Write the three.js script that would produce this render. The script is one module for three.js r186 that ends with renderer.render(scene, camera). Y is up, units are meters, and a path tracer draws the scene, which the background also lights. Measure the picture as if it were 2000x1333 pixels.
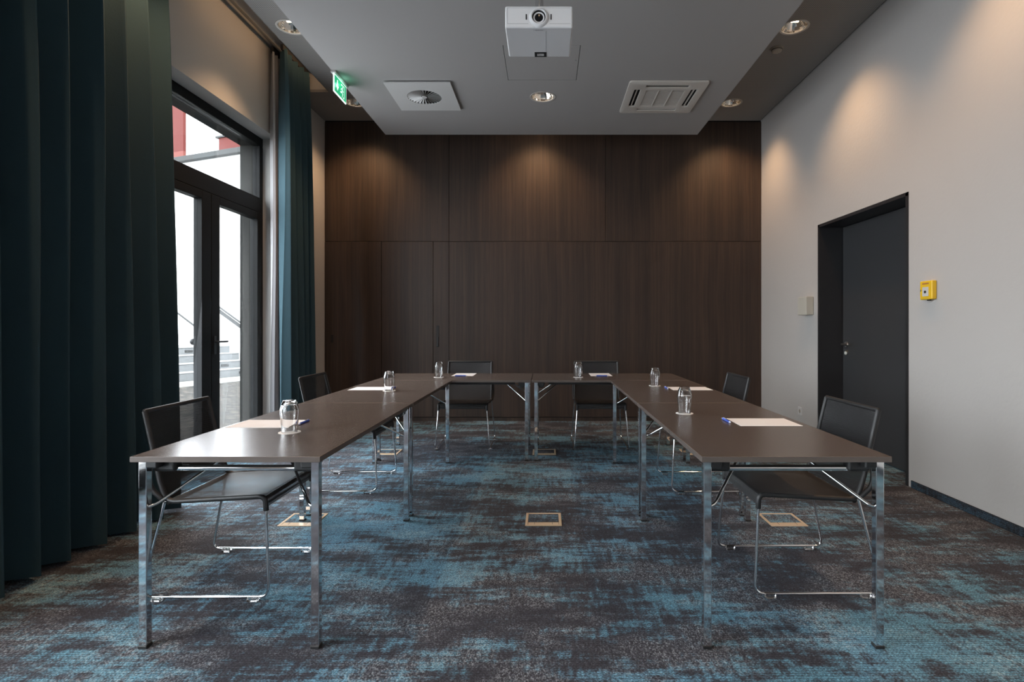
import * as THREE from 'three';
import { RoundedBoxGeometry } from 'three/addons/geometries/RoundedBoxGeometry.js';
import { mergeGeometries, toCreasedNormals } from 'three/addons/utils/BufferGeometryUtils.js';
import { RectAreaLightUniformsLib } from 'three/addons/lights/RectAreaLightUniformsLib.js';

// ---------------------------------------------------------------- camera, sky, daylight, exposure
const scene = new THREE.Scene();
const F = 1070, VX = 1066, VY = 637;
const camera = new THREE.PerspectiveCamera(2 * Math.atan(666.5 / F) * 180 / Math.PI, 2000 / 1333, 0.05, 200);
camera.position.set(0, 1.2, 0);
camera.lookAt(0, 1.2, -5);
camera.setViewOffset(2000, 1333, 1000 - VX, 666.5 - VY, 2000, 1333);
camera.updateProjectionMatrix();

const renderer = new THREE.WebGLRenderer({ antialias: true });
renderer.toneMapping = THREE.LinearToneMapping;
renderer.toneMappingExposure = 1.18;
renderer.shadowMap.enabled = true;
RectAreaLightUniformsLib.init();

// an even overcast sky
scene.background = new THREE.Color().setRGB(7.9, 8.3, 8.7);

// room measures (metres; depth d = -z)
const XL = -2.787, XR = 2.716, DB = 6.9, ZR = 4.5, CH = 3.787, BH = 3.397, SLOT = 4.02;
const WT = 0.37;                              // thickness of the window wall
const WINDOWS = [[3.55, 5.70], [-0.9, 1.62], [-3.9, -1.9]];   // depth ranges of the three window openings
const WTOP = 3.143;

// area lights added in each window opening to strengthen the daylight from the sky
const DAY_FILL = 4.5;
for (const [d0, d1] of WINDOWS) {
  const l = new THREE.RectAreaLight(new THREE.Color().setRGB(0.92, 0.97, 1.04), DAY_FILL, d1 - d0 - 0.6, WTOP - 0.3);
  const dm = (d0 + d1) / 2 - 0.15;
  l.position.set(XL - 0.13, WTOP / 2, -dm);
  l.lookAt(XL + 5, WTOP / 2 - 0.6, -dm);
  scene.add(l);
}

// ---------------------------------------------------------------- helpers
let seed = 7;
const rnd = () => { seed = (seed * 1664525 + 1013904223) >>> 0; return seed / 4294967296; };
const V = (x, y, z) => new THREE.Vector3(x, y, z);
const lin = (r, g, b) => new THREE.Color().setRGB(r, g, b);
const taken = {};
function numbered(n) { const k = taken[n] = (taken[n] ?? -1) + 1; return k ? n + '_' + String(k).padStart(3, '0') : n; }
function flag(o) { o.traverse(m => { if (m.isMesh) { m.castShadow = true; m.receiveShadow = true; } }); return o; }
function tag(o, label, category, group) { o.userData.label = label; o.userData.category = category; if (group) o.userData.group = group; return o; }
function thing(name, label, category, pos = [0, 0, 0], turn = 0, group) {
  const o = new THREE.Group(); o.name = numbered(name); scene.add(o);
  o.position.set(...pos); o.rotation.y = turn;
  return tag(o, label, category, group);
}
function part(name, geo, mat, parent) {
  const g = Array.isArray(geo) ? join(geo) : geo;
  const m = new THREE.Mesh(g, mat); m.name = name; m.castShadow = m.receiveShadow = true;
  parent.add(m); return m;
}
function struct(name, geo, mat) { const m = part(name, geo, mat, scene); m.userData.kind = 'structure'; return m; }
function structGroup(name) { const o = new THREE.Group(); o.name = name; o.userData.kind = 'structure'; scene.add(o); return o; }
function join(list) {
  const l = list.map(g => { const n = g.index ? g.toNonIndexed() : g; for (const k of Object.keys(n.attributes)) if (!['position', 'normal', 'uv'].includes(k)) n.deleteAttribute(k); n.morphAttributes = {}; return n; });
  return l.length === 1 ? l[0] : mergeGeometries(l);
}
function metreUV(geo, s = 1) {                 // uv in metres from the dominant axis of each face
  const g = geo.index ? geo.toNonIndexed() : geo, p = g.attributes.position, n = g.attributes.normal, uv = new Float32Array(p.count * 2);
  for (let i = 0; i < p.count; i++) {
    const ax = Math.abs(n.getX(i)), ay = Math.abs(n.getY(i)), az = Math.abs(n.getZ(i));
    let u, v;
    if (ay >= ax && ay >= az) { u = p.getX(i); v = -p.getZ(i); } else if (ax >= az) { u = p.getZ(i); v = p.getY(i); } else { u = p.getX(i); v = p.getY(i); }
    uv[2 * i] = u / s; uv[2 * i + 1] = v / s;
  }
  g.setAttribute('uv', new THREE.BufferAttribute(uv, 2)); return g;
}
function box(x0, x1, y0, y1, z0, z1) { const g = new THREE.BoxGeometry(x1 - x0, y1 - y0, z1 - z0); g.translate((x0 + x1) / 2, (y0 + y1) / 2, (z0 + z1) / 2); return g; }
function rbox(w, h, d, r, x = 0, y = 0, z = 0, seg = 2) { const g = new RoundedBoxGeometry(w, h, d, seg, Math.min(r, w / 2.01, h / 2.01, d / 2.01)); g.translate(x, y, z); return g; }
function cyl(r0, r1, h, x = 0, y = 0, z = 0, seg = 24) { const g = new THREE.CylinderGeometry(r1, r0, h, seg); g.translate(x, y, z); return g; }
function lathe(pts, seg = 40) { return new THREE.LatheGeometry(pts.map(p => new THREE.Vector2(...p)), seg); }
function tube(pts, r, fillet = 0.03, radial = 10, closed = false) {
  const P = pts.map(p => p.isVector3 ? p : V(...p)), path = new THREE.CurvePath();
  let from = P[0];
  for (let i = 1; i < P.length; i++) {
    if (i < P.length - 1) {
      const a = P[i].clone().sub(P[i - 1]), b = P[i + 1].clone().sub(P[i]);
      const f = Math.min(fillet, a.length() * 0.48, b.length() * 0.48);
      const s = P[i].clone().addScaledVector(a.normalize(), -f), e = P[i].clone().addScaledVector(b.normalize(), f);
      if (from.distanceTo(s) > 1e-4) path.add(new THREE.LineCurve3(from, s));
      path.add(new THREE.QuadraticBezierCurve3(s, P[i], e)); from = e;
    } else path.add(new THREE.LineCurve3(from, P[i]));
  }
  // sample each piece so that bends get their own rings
  const ring = [];
  path.curves.forEach((c, ci) => { const n = c.isLineCurve3 ? 1 : 6; for (let k = ci ? 1 : 0; k <= n; k++) ring.push([c.getPoint(k / n), c.getTangent(k / n).normalize()]); });
  const pos = [], idx = []; let up = Math.abs(ring[0][1].y) > 0.9 ? V(1, 0, 0) : V(0, 1, 0);
  ring.forEach(([p, t], j) => {
    const side = up.clone().addScaledVector(t, -up.dot(t)).normalize(), oth = t.clone().cross(side); up = side;
    for (let k = 0; k < radial; k++) { const a = k / radial * Math.PI * 2; const q = p.clone().addScaledVector(side, Math.cos(a) * r).addScaledVector(oth, Math.sin(a) * r); pos.push(q.x, q.y, q.z); }
    if (j) for (let k = 0; k < radial; k++) { const a = (j - 1) * radial + k, b = (j - 1) * radial + (k + 1) % radial, c = a + radial, d = b + radial; idx.push(a, b, c, b, d, c); }
  });
  const n = ring.length;
  for (const [j, sgn] of [[0, 1], [n - 1, -1]]) { const c = pos.length / 3; pos.push(...ring[j][0].toArray()); for (let k = 0; k < radial; k++) { const a = j * radial + k, b = j * radial + (k + 1) % radial; sgn > 0 ? idx.push(c, b, a) : idx.push(c, a, b); } }
  const g = new THREE.BufferGeometry(); g.setAttribute('position', new THREE.Float32BufferAttribute(pos, 3)); g.setAttribute('uv', new THREE.Float32BufferAttribute(new Float32Array(pos.length / 3 * 2), 2)); g.setIndex(idx);
  g.computeVertexNormals(); return g;
}
// flat slab in the horizontal plane with round or square holes: outline [x0,x1,z0,z1]
function slab([x0, x1, z0, z1], y0, y1, holes = []) {
  const s = new THREE.Shape(); s.moveTo(x0, -z0); s.lineTo(x1, -z0); s.lineTo(x1, -z1); s.lineTo(x0, -z1); s.closePath();
  for (const h of holes) {
    const p = new THREE.Path();
    if (h.r) p.absarc(h.x, -h.z, h.r, 0, Math.PI * 2, true);
    else { p.moveTo(h.x - h.w, -(h.z - h.d)); p.lineTo(h.x - h.w, -(h.z + h.d)); p.lineTo(h.x + h.w, -(h.z + h.d)); p.lineTo(h.x + h.w, -(h.z - h.d)); p.closePath(); }
    s.holes.push(p);
  }
  const g = new THREE.ExtrudeGeometry(s, { depth: y1 - y0, bevelEnabled: false, curveSegments: 32 });
  g.rotateX(-Math.PI / 2); g.translate(0, y0, 0); return g;
}

// ---------------------------------------------------------------- textures
function hash(x, y, s) { let h = (x * 374761393 + y * 668265263 + s * 2147483647) | 0; h = Math.imul(h ^ (h >>> 13), 1274126177); h ^= h >>> 16; return (h >>> 0) / 4294967296; }
function vnoise(x, y, s) {
  const xi = Math.floor(x), yi = Math.floor(y), fx = x - xi, fy = y - yi, u = fx * fx * (3 - 2 * fx), v = fy * fy * (3 - 2 * fy);
  const a = hash(xi, yi, s), b = hash(xi + 1, yi, s), c = hash(xi, yi + 1, s), d = hash(xi + 1, yi + 1, s);
  return a + (b - a) * u + (c - a) * v + (a - b - c + d) * u * v;
}
function fbm(x, y, o, s) { let t = 0, a = 0.5, m = 0; for (let i = 0; i < o; i++) { t += a * vnoise(x, y, s + i); m += a; a *= 0.5; x = x * 2.03 + 11.3; y = y * 2.03 + 5.7; } return t / m; }
const sst = (a, b, x) => { const t = Math.min(1, Math.max(0, (x - a) / (b - a))); return t * t * (3 - 2 * t); };
function dataTex(w, h, fn, srgb = true, wrap = THREE.RepeatWrapping) {
  const d = new Uint8Array(w * h * 4), c = [0, 0, 0];
  for (let y = 0; y < h; y++) for (let x = 0; x < w; x++) { fn(x, y, c); const i = (y * w + x) * 4; d[i] = c[0]; d[i + 1] = c[1]; d[i + 2] = c[2]; d[i + 3] = 255; }
  const t = new THREE.DataTexture(d, w, h); t.wrapS = t.wrapT = wrap; t.magFilter = THREE.LinearFilter; t.minFilter = THREE.LinearMipmapLinearFilter; t.generateMipmaps = true;
  if (srgb) t.colorSpace = THREE.SRGBColorSpace; t.needsUpdate = true; return t;
}
const CARPET = 7.0;                            // metres across the carpet pattern; it starts 3.5 m towards the windows and runs to the far wall
const PATCH = [[-2.0, 2.0, 0.9, 0.9, 0.13], [-0.8, 2.85, 0.6, 0.5, 0.14], [0.05, 2.15, 0.65, 0.38, -0.22], [0.35, 2.9, 0.3, 0.35, 0.10], [1.2, 2.75, 0.5, 0.25, -0.14], [1.0, 2.05, 0.4, 0.25, 0.10], [-0.2, 4.9, 1.0, 0.35, -0.10], [-0.2, 4.1, 1.1, 0.4, 0.10], [-1.4, 3.7, 0.5, 0.8, 0.10], [2.1, 2.6, 0.5, 0.6, -0.06]];
const carpetTex = dataTex(2048, 2048, (px, py, c) => {
  const x = px / 2048 * CARPET, y = py / 2048 * CARPET;
  let bias = 0; for (const [bx, bd, sx, sy, a] of PATCH) { const u = (x - 3.5 - bx) / sx, v = (y - bd) / sy; bias += a * Math.exp(-u * u - v * v); }
  const big = fbm(x * 1.15 + 3.1, y * 1.6 + 1.7, 3, 11), mid = fbm(x * 3.3, y * 7.0, 4, 31), streak = fbm(x * 9, y * 52, 3, 57), warp = fbm(x * 60, y * 12, 2, 91);
  const n1 = hash(px, py, 5), n2 = hash(px >> 1, py, 6), n3 = hash(px, py >> 1, 8);
  let t = bias + (big - 0.5) * 0.85 + (mid - 0.5) * 1.05 + (streak - 0.5) * 0.75 + (warp - 0.5) * 0.5 + (n2 - 0.5) * 0.30;
  const blue = sst(-0.13, 0.40, t);
  const tone = sst(0.4, 0.6, fbm(x * 1.3 + 9, y * 1.6, 3, 131));
  const weave = ((py >> 1) & 1 ? 1.06 : 0.86) * (((px + (py >> 1) * 2) >> 1) & 1 ? 1.04 : 0.90);
  const fl = fbm(x * 4.1 + 20, y * 9.2, 4, 201);
  const n4 = hash(px >> 2, py, 12), fleck = Math.pow(Math.max(n3 * 0.75 + n1 * 0.25, 0.86 * n2 * n4), 2.6) * (0.22 + 0.78 * sst(0.40, 0.70, fl));
  const dk = [44, 44, 53], tl = [84 + 8 * tone, 132 + 8 * tone, 154 + 12 * tone], lt = [196, 205, 208];
  const k = (0.62 + 0.68 * n1) * weave;
  for (let i = 0; i < 3; i++) {
    let v = dk[i] + (tl[i] - dk[i]) * blue;
    v = v * k; v += (lt[i] - v) * fleck * 0.85; c[i] = Math.max(8, Math.min(235, v));
  }
}, true, THREE.MirroredRepeatWrapping);
function carpetUV(geo, ox = 0, od = 0) { const g = metreUV(geo, CARPET), uv = g.attributes.uv; for (let i = 0; i < uv.count; i++) uv.setXY(i, uv.getX(i) + 0.5 + ox / CARPET, uv.getY(i) + od / CARPET); return g; }
const woodTex = dataTex(1024, 1024, (px, py, c) => {   // 2.6 m wide, 2.6 m tall, grain upright
  const x = px / 1024 * 2.6, y = py / 1024 * 2.6;
  const wob = fbm(x * 1.2, y * 0.6, 2, 301) * 0.10;
  const board = fbm((x + wob) * 9, y * 0.22, 3, 311), grain = fbm((x + wob * 0.3) * 55, y * 0.9, 3, 321), pore = fbm(x * 190, y * 4.5, 2, 331);
  const k = 0.50 + 0.70 * (board - 0.2) + 0.55 * (grain - 0.5) + 0.42 * (pore - 0.5);
  const b = [58, 44, 35]; for (let i = 0; i < 3; i++) c[i] = Math.max(18, Math.min(200, b[i] * (0.42 + 0.70 * k)));
}, true, THREE.MirroredRepeatWrapping);
const perfTex = dataTex(256, 256, (px, py, c) => {     // round perforations, 10 by 10 in 15 cm
  const u = (px / 25.6) % 1 - 0.5, v = (py / 25.6) % 1 - 0.5, h = sst(0.27, 0.17, Math.hypot(u, v));
  const k = 148 - 80 * h; c[0] = k; c[1] = k * 0.985; c[2] = k * 0.96;
});
const weaveBump = dataTex(256, 256, (px, py, c) => { const v = 90 + 90 * vnoise(px * 0.5, py * 0.12, 3) + 70 * vnoise(px * 0.12, py * 0.5, 4); c[0] = c[1] = c[2] = v; }, false);
const plasterBump = dataTex(512, 512, (px, py, c) => { const v = 255 * fbm(px * 0.11, py * 0.11, 3, 71); c[0] = c[1] = c[2] = v; }, false);
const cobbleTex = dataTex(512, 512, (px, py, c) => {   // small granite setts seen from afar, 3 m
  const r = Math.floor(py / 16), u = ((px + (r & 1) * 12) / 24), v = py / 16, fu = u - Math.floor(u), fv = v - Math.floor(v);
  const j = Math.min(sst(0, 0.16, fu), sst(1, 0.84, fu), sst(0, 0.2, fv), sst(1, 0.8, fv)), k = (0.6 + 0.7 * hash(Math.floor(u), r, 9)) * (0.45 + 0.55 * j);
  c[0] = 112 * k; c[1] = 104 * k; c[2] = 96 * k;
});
const meshTex = dataTex(64, 64, (px, py, c) => { const a = (px & 7) < 5 || (py & 7) < 5 ? 255 : 60; c[0] = c[1] = c[2] = a; }, false);

// ---------------------------------------------------------------- materials
const std = o => new THREE.MeshStandardMaterial(o), phy = o => new THREE.MeshPhysicalMaterial(o);
const M = {
  carpet: std({ map: carpetTex, roughness: 0.95, bumpMap: carpetTex, bumpScale: 0.002 }),
  skirting: std({ map: carpetTex, color: lin(0.2, 0.2, 0.22), roughness: 0.95 }),
  wall: std({ color: lin(0.46, 0.445, 0.428), roughness: 0.9, bumpMap: plasterBump, bumpScale: 0.0006 }),
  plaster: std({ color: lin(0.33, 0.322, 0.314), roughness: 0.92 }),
  perf: std({ map: perfTex, roughness: 0.9 }),
  wood: std({ map: woodTex, roughness: 0.52 }),
  woodEdge: std({ color: lin(0.03, 0.022, 0.017), roughness: 0.6 }),
  dark: std({ color: lin(0.012, 0.012, 0.013), roughness: 0.6 }),
  black: std({ color: lin(0.018, 0.018, 0.02), roughness: 0.42 }),
  frame: phy({ color: lin(0.008, 0.0085, 0.0095), specularIntensity: 0.45, roughness: 0.6 }),
  door: std({ color: lin(0.035, 0.036, 0.039), roughness: 0.5 }),
  doorFrame: std({ color: lin(0.022, 0.022, 0.024), roughness: 0.4 }),
  chrome: std({ color: lin(0.80, 0.80, 0.81), roughness: 0.05, metalness: 1 }),
  steel: std({ color: lin(0.62, 0.60, 0.57), roughness: 0.28, metalness: 1 }),
  brass: std({ color: lin(0.70, 0.56, 0.40), roughness: 0.42, metalness: 0.35 }),
  reflector: std({ color: lin(0.92, 0.86, 0.78), roughness: 0.12, metalness: 1 }),
  table: std({ color: lin(0.112, 0.091, 0.080), roughness: 0.27 }),
  tableEdge: std({ color: lin(0.04, 0.038, 0.038), roughness: 0.4 }),
  curtain: phy({ color: lin(0.024, 0.058, 0.075), roughness: 0.95, sheen: 0.5, sheenColor: lin(0.08, 0.11, 0.12), sheenRoughness: 0.5, bumpMap: weaveBump, bumpScale: 0.0005 }),
  sheer: phy({ color: lin(0.42, 0.42, 0.44), roughness: 1, transmission: 0.35, thickness: 0 }),
  netting: std({ color: lin(0.012, 0.012, 0.013), roughness: 0.55, transparent: true, opacity: 0.84, side: THREE.DoubleSide, bumpMap: meshTex, bumpScale: 0.0004 }),
  plastic: std({ color: lin(0.02, 0.02, 0.021), roughness: 0.45 }),
  clear: phy({ color: lin(0.95, 0.96, 0.97), roughness: 0.06, transmission: 1, thickness: 0.01, ior: 1.49 }),
  glass: phy({ color: lin(0.985, 0.99, 0.99), roughness: 0.0, transmission: 1, thickness: 0.005, ior: 1.5 }),
  pane: phy({ color: lin(0.93, 0.95, 0.95), roughness: 0, transmission: 1, thickness: 0, ior: 1.5 }),
  paper: std({ color: lin(0.88, 0.87, 0.88), roughness: 0.9 }),
  coaster: std({ color: lin(0.86, 0.84, 0.82), roughness: 0.95 }),
  penBlue: std({ color: lin(0.06, 0.12, 0.55), roughness: 0.25 }),
  penWhite: std({ color: lin(0.7, 0.76, 0.9), roughness: 0.3 }),
  white: std({ color: lin(0.56, 0.56, 0.55), roughness: 0.45 }),
  offwhite: std({ color: lin(0.55, 0.52, 0.48), roughness: 0.5 }),
  projector: std({ color: lin(0.72, 0.72, 0.73), roughness: 0.4 }),
  yellow: std({ color: lin(0.80, 0.50, 0.02), roughness: 0.4 }),
  beige: std({ color: lin(0.48, 0.46, 0.40), roughness: 0.45 }),
  facade: std({ color: lin(0.85, 0.84, 0.82), roughness: 0.95 }),
  red: std({ color: lin(0.105, 0.012, 0.008), roughness: 0.8 }),
  pink: std({ color: lin(0.17, 0.045, 0.035), roughness: 0.8 }),
  seam: std({ color: lin(0.30, 0.30, 0.31), roughness: 0.6 }),
  greyStone: std({ color: lin(0.05, 0.05, 0.05), roughness: 0.85 }),
  stairTread: std({ color: lin(0.30, 0.30, 0.30), roughness: 0.9 }),
  stairStone: std({ color: lin(0.185, 0.19, 0.195), roughness: 0.9 }),
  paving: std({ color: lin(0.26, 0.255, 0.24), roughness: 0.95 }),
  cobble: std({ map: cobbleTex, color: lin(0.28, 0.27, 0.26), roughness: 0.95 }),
  outerWall: phy({ color: lin(0.025, 0.025, 0.024), specularIntensity: 0.25, roughness: 0.95 }),
  sensor: std({ color: lin(0.36, 0.33, 0.28), roughness: 0.5 }),
};

// ---------------------------------------------------------------- the setting
struct('floor', carpetUV(box(XL - WT, XR + 0.4, -0.2, 0, -DB - 0.3, ZR + 0.2)), M.carpet);

// window wall with three openings, from floor to the top of the curtain recess
{
  const x0 = XL - WT, x1 = XL, top = 4.25, g = [];
  const ws = [...WINDOWS].sort((a, b) => b[0] - a[0]);
  let far = DB + 0.3;
  for (const [d0, d1] of ws) { g.push(box(x0, x1, -0.2, top, -far, -d1)); g.push(box(x0, x1, WTOP, top, -d1, -d0)); far = d0; }
  g.push(box(x0, x1, -0.2, top, -far, ZR + 0.2));
  struct('wall_left', metreUV(join(g)), M.wall);
}
// right wall with the door opening
const DOOR = [4.10, 5.46], DTOP = 2.205;
struct('wall_right', metreUV(join([box(XR, XR + 0.36, -0.2, 4.25, -DOOR[0], ZR + 0.2), box(XR, XR + 0.36, -0.2, 4.25, -DB - 0.3, -DOOR[1]), box(XR, XR + 0.36, DTOP, 4.25, -DOOR[1], -DOOR[0])])), M.wall);
struct('wall_rear', metreUV(box(XL, XR, -0.2, 4.25, ZR, ZR + 0.2)), M.wall);

// far wall: timber panels on a dark core
{
  const w = structGroup('wall_back'), zf = -DB;
  part('core', box(XL, XR, -0.2, 4.25, zf - 0.3, zf - 0.022), M.dark, w);
  const panel = (name, x0, x1, y0, y1, u) => {
    const g = metreUV(rbox(x1 - x0 - 0.005, y1 - y0 - 0.005, 0.022, 0.0015, (x0 + x1) / 2, (y0 + y1) / 2, zf - 0.011, 1), 2.6), uv = g.attributes.uv;
    for (let i = 0; i < uv.count; i++) uv.setXY(i, uv.getX(i) + u, uv.getY(i) + u * 0.7);
    return part(name, g, M.wood, w);
  };
  const S = 2.264;
  panel('panel', XL, -1.219, S, CH - 0.012, 0.13); panel('panel', -1.219, 0.75, S, CH - 0.012, 0.13); panel('panel', 0.75, XR, S, CH - 0.012, 0.13);
  panel('panel', XL, -2.07, 0.05, S, 0.31);
  const leaf = panel('door_panel', -2.07, -1.419, 0.05, S, 0.47);
  const strip = panel('panel', -1.419, -1.219, 0.05, S, 0.22);
  panel('panel', -1.219, XR, 0.05, S, 0.58);
  part('plinth', metreUV(box(XL, XR, 0, 0.045, zf - 0.022, zf - 0.006), 2.6), M.wood, w);
  part('handle', [rbox(0.034, 0.27, 0.006, 0.003, -1.361, 1.07, zf + 0.001)], M.dark, strip);
  part('handle_bar', [rbox(0.020, 0.125, 0.012, 0.004, -1.361, 1.0, zf + 0.006)], M.black, strip);
  part('pull', [rbox(0.03, 0.10, 0.006, 0.003, -2.69, 1.04, zf + 0.001)], M.dark, w);
}

// upper ceiling: perforated, with the curtain recess by the window and round holes for the lamps
const LAMPS_UP = [];
for (const d of [6.35, 4.74, 3.13, 1.52, -0.09, -1.7, -3.3]) { LAMPS_UP.push([-2.205, d]); LAMPS_UP.push([2.15, d]); }
LAMPS_UP.push([-0.10, 6.35]);
const LAMPS_LOW = [[-0.03, 5.25], [-0.03, 1.9], [-0.03, -1.4]];
const RH = 0.112;
{
  const holes = LAMPS_UP.map(([x, d]) => ({ x, z: -d, r: RH }));
  const c = structGroup('ceiling');
  part('perforated_panel', metreUV(join([slab([-2.40, XR - 0.016, -DB, ZR], CH, CH + 0.03, holes), slab([XL, -2.40, -DB, -6.06], CH, CH + 0.03)]), 0.15), M.perf, c);
  part('deck', [box(XL, XR, SLOT, SLOT + 0.15, -DB, ZR)], M.plaster, c);
  part('recess_side', [box(-2.40, -2.38, CH + 0.03, SLOT, -6.06, ZR), box(XL, -2.38, CH + 0.03, SLOT, -6.08, -6.06)], M.wall, c);
}
// lowered middle ceiling
const HATCH = [-0.032, -4.59, 0.306], DIFF = [-1.155, -5.215], CASS = [1.11, -5.25];
{
  const b = structGroup('ceiling_bulkhead');
  const holes = [...LAMPS_LOW.map(([x, d]) => ({ x, z: -d, r: RH })), { x: HATCH[0], z: HATCH[1], w: HATCH[2], d: HATCH[2] }, { x: DIFF[0], z: DIFF[1], r: 0.168 }, { x: CASS[0], z: CASS[1], w: 0.30, d: 0.30 }];
  part('soffit', slab([-1.84, 1.74, -6.29, ZR], BH, BH + 0.03, holes), M.plaster, b);
  part('cheek', [box(-1.84, -1.81, BH + 0.03, CH, -6.29, ZR), box(1.71, 1.74, BH + 0.03, CH, -6.29, ZR), box(-1.81, 1.71, BH + 0.03, CH, -6.29, -6.26)], M.plaster, b);
}
// skirting: carpet strips along the right wall
for (const [i, [a, b]] of [[DOOR[1] + 0.04, DB], [-ZR, DOOR[0] - 0.04]].entries()) {
  struct('baseboard_right' + (i ? '_001' : ''), carpetUV(rbox(0.012, 0.055, b - a, 0.003, XR - 0.006, 0.0275, -(a + b) / 2, 1)), M.skirting);
}
struct('baseboard_left', carpetUV(rbox(0.012, 0.055, DB - 5.72, 0.003, XL + 0.006, 0.0275, -(DB + 5.72) / 2, 1)), M.carpet);

// door in the right wall
{
  const d = structGroup('door_1'), [a, b] = DOOR, fx = XR - 0.006, bx = XR + 0.25;
  part('frame', [box(fx, bx, 0, DTOP, -b, -b + 0.028), box(fx, bx, 0, DTOP, -a - 0.028, -a), box(fx, bx, DTOP - 0.028, DTOP, -b, -a)], M.doorFrame, d);
  const leaf = part('leaf', rbox(0.05, DTOP - 0.04, b - a - 0.075, 0.003, XR + 0.25, (DTOP - 0.03) / 2 + 0.004, -(a + b) / 2), M.door, d);
  const hz = -b + 0.105, hx = XR + 0.225;
  part('handle', [tube([[hx, 1.02, hz], [hx - 0.055, 1.02, hz], [hx - 0.055, 1.02, hz + 0.125]], 0.0095, 0.02), new THREE.CylinderGeometry(0.026, 0.026, 0.01, 24).rotateZ(Math.PI / 2).translate(hx - 0.005, 1.02, hz)], M.steel, leaf);
  part('lock', [new THREE.CylinderGeometry(0.026, 0.026, 0.01, 24).rotateZ(Math.PI / 2).translate(hx - 0.005, 0.94, hz), rbox(0.02, 0.03, 0.012, 0.003, hx - 0.012, 0.935, hz)], M.steel, leaf);
  part('backing', [box(XR + 0.30, XR + 0.36, 0, DTOP, -b, -a)], M.dark, d);
}

// windows: anthracite frames, two glazed leaves and a top light
function windowUnit(n, d0, d1, withHandle) {
  const w = structGroup('window_' + n), x1 = XL - 0.155, x0 = x1 - 0.075, T = WTOP;
  const mid = n === 1 ? 4.80 : (d0 + d1) / 2;
  const bar = (name, parent, y0, y1, a, b, xa = x0, xb = x1) => part(name, rbox(xb - xa, y1 - y0, b - a, 0.006, (xa + xb) / 2, (y0 + y1) / 2, -(a + b) / 2, 1), M.frame, parent);
  bar('frame_head', w, T - 0.085, T, d0, d1); bar('frame_post', w, 0, T - 0.085, d0, d0 + 0.06); bar('frame_post', w, 0, T - 0.085, d1 - 0.06, d1);
  bar('transom', w, 2.365, 2.52, d0 + 0.06, d1 - 0.06); bar('sill', w, 0, 0.03, d0 + 0.06, d1 - 0.06);
  part('pane', box(x0 + 0.03, x0 + 0.036, 2.52, T - 0.085, -(d1 - 0.06), -(d0 + 0.06)), M.pane, w);
  for (const [a, b, active] of [[d0 + 0.065, mid - 0.003, 0], [mid + 0.003, d1 - 0.065, 1]]) {
    const leaf = new THREE.Group(); leaf.name = 'casement'; w.add(leaf);
    const xa = x0 + 0.01, xb = x1 + 0.012;
    bar('stile', leaf, 0.035, 2.36, a, a + (active ? 0.125 : 0.08), xa, xb); bar('stile', leaf, 0.035, 2.36, b - (active ? 0.06 : 0.125), b, xa, xb);
    const ga = a + (active ? 0.125 : 0.08), gb = b - (active ? 0.06 : 0.125);
    bar('rail', leaf, 2.29, 2.36, ga, gb, xa, xb); bar('rail', leaf, 0.035, 0.16, ga, gb, xa, xb);
    part('pane', box(xa + 0.03, xa + 0.036, 0.16, 2.29, -gb, -ga), M.pane, leaf);
    if (active && withHandle) {
      const hd = a + 0.045;
      part('lever', [tube([[xb, 1.06, -hd], [xb + 0.05, 1.06, -hd], [xb + 0.05, 1.06, -hd - 0.11]], 0.009, 0.02), rbox(0.008, 0.16, 0.034, 0.003, xb + 0.004, 1.03, -hd)], M.black, leaf);
      part('knob', [tube([[xa, 1.06, -hd], [xa - 0.10, 1.06, -hd]], 0.010, 0.01), new THREE.SphereGeometry(0.029, 20, 14).scale(0.8, 1, 1).translate(xa - 0.115, 1.06, -hd), rbox(0.008, 0.12, 0.034, 0.003, xa - 0.004, 1.03, -hd)], M.black, leaf);
    }
  }
  // outer reveal, slightly narrower than the inner opening
  part('outer_reveal', [box(XL - WT - 0.004, x0, 0, T - 0.075, -d1 - 0.01, -d1 + 0.035), box(XL - WT - 0.004, x0, 0, T - 0.075, -d0 - 0.035, -d0 + 0.01), box(XL - WT - 0.004, x0, T - 0.075, T + 0.01, -d1 - 0.01, -d0 + 0.01)], M.outerWall, w);
}
WINDOWS.forEach(([a, b], i) => windowUnit(i + 1, a, b, i === 0));

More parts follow.
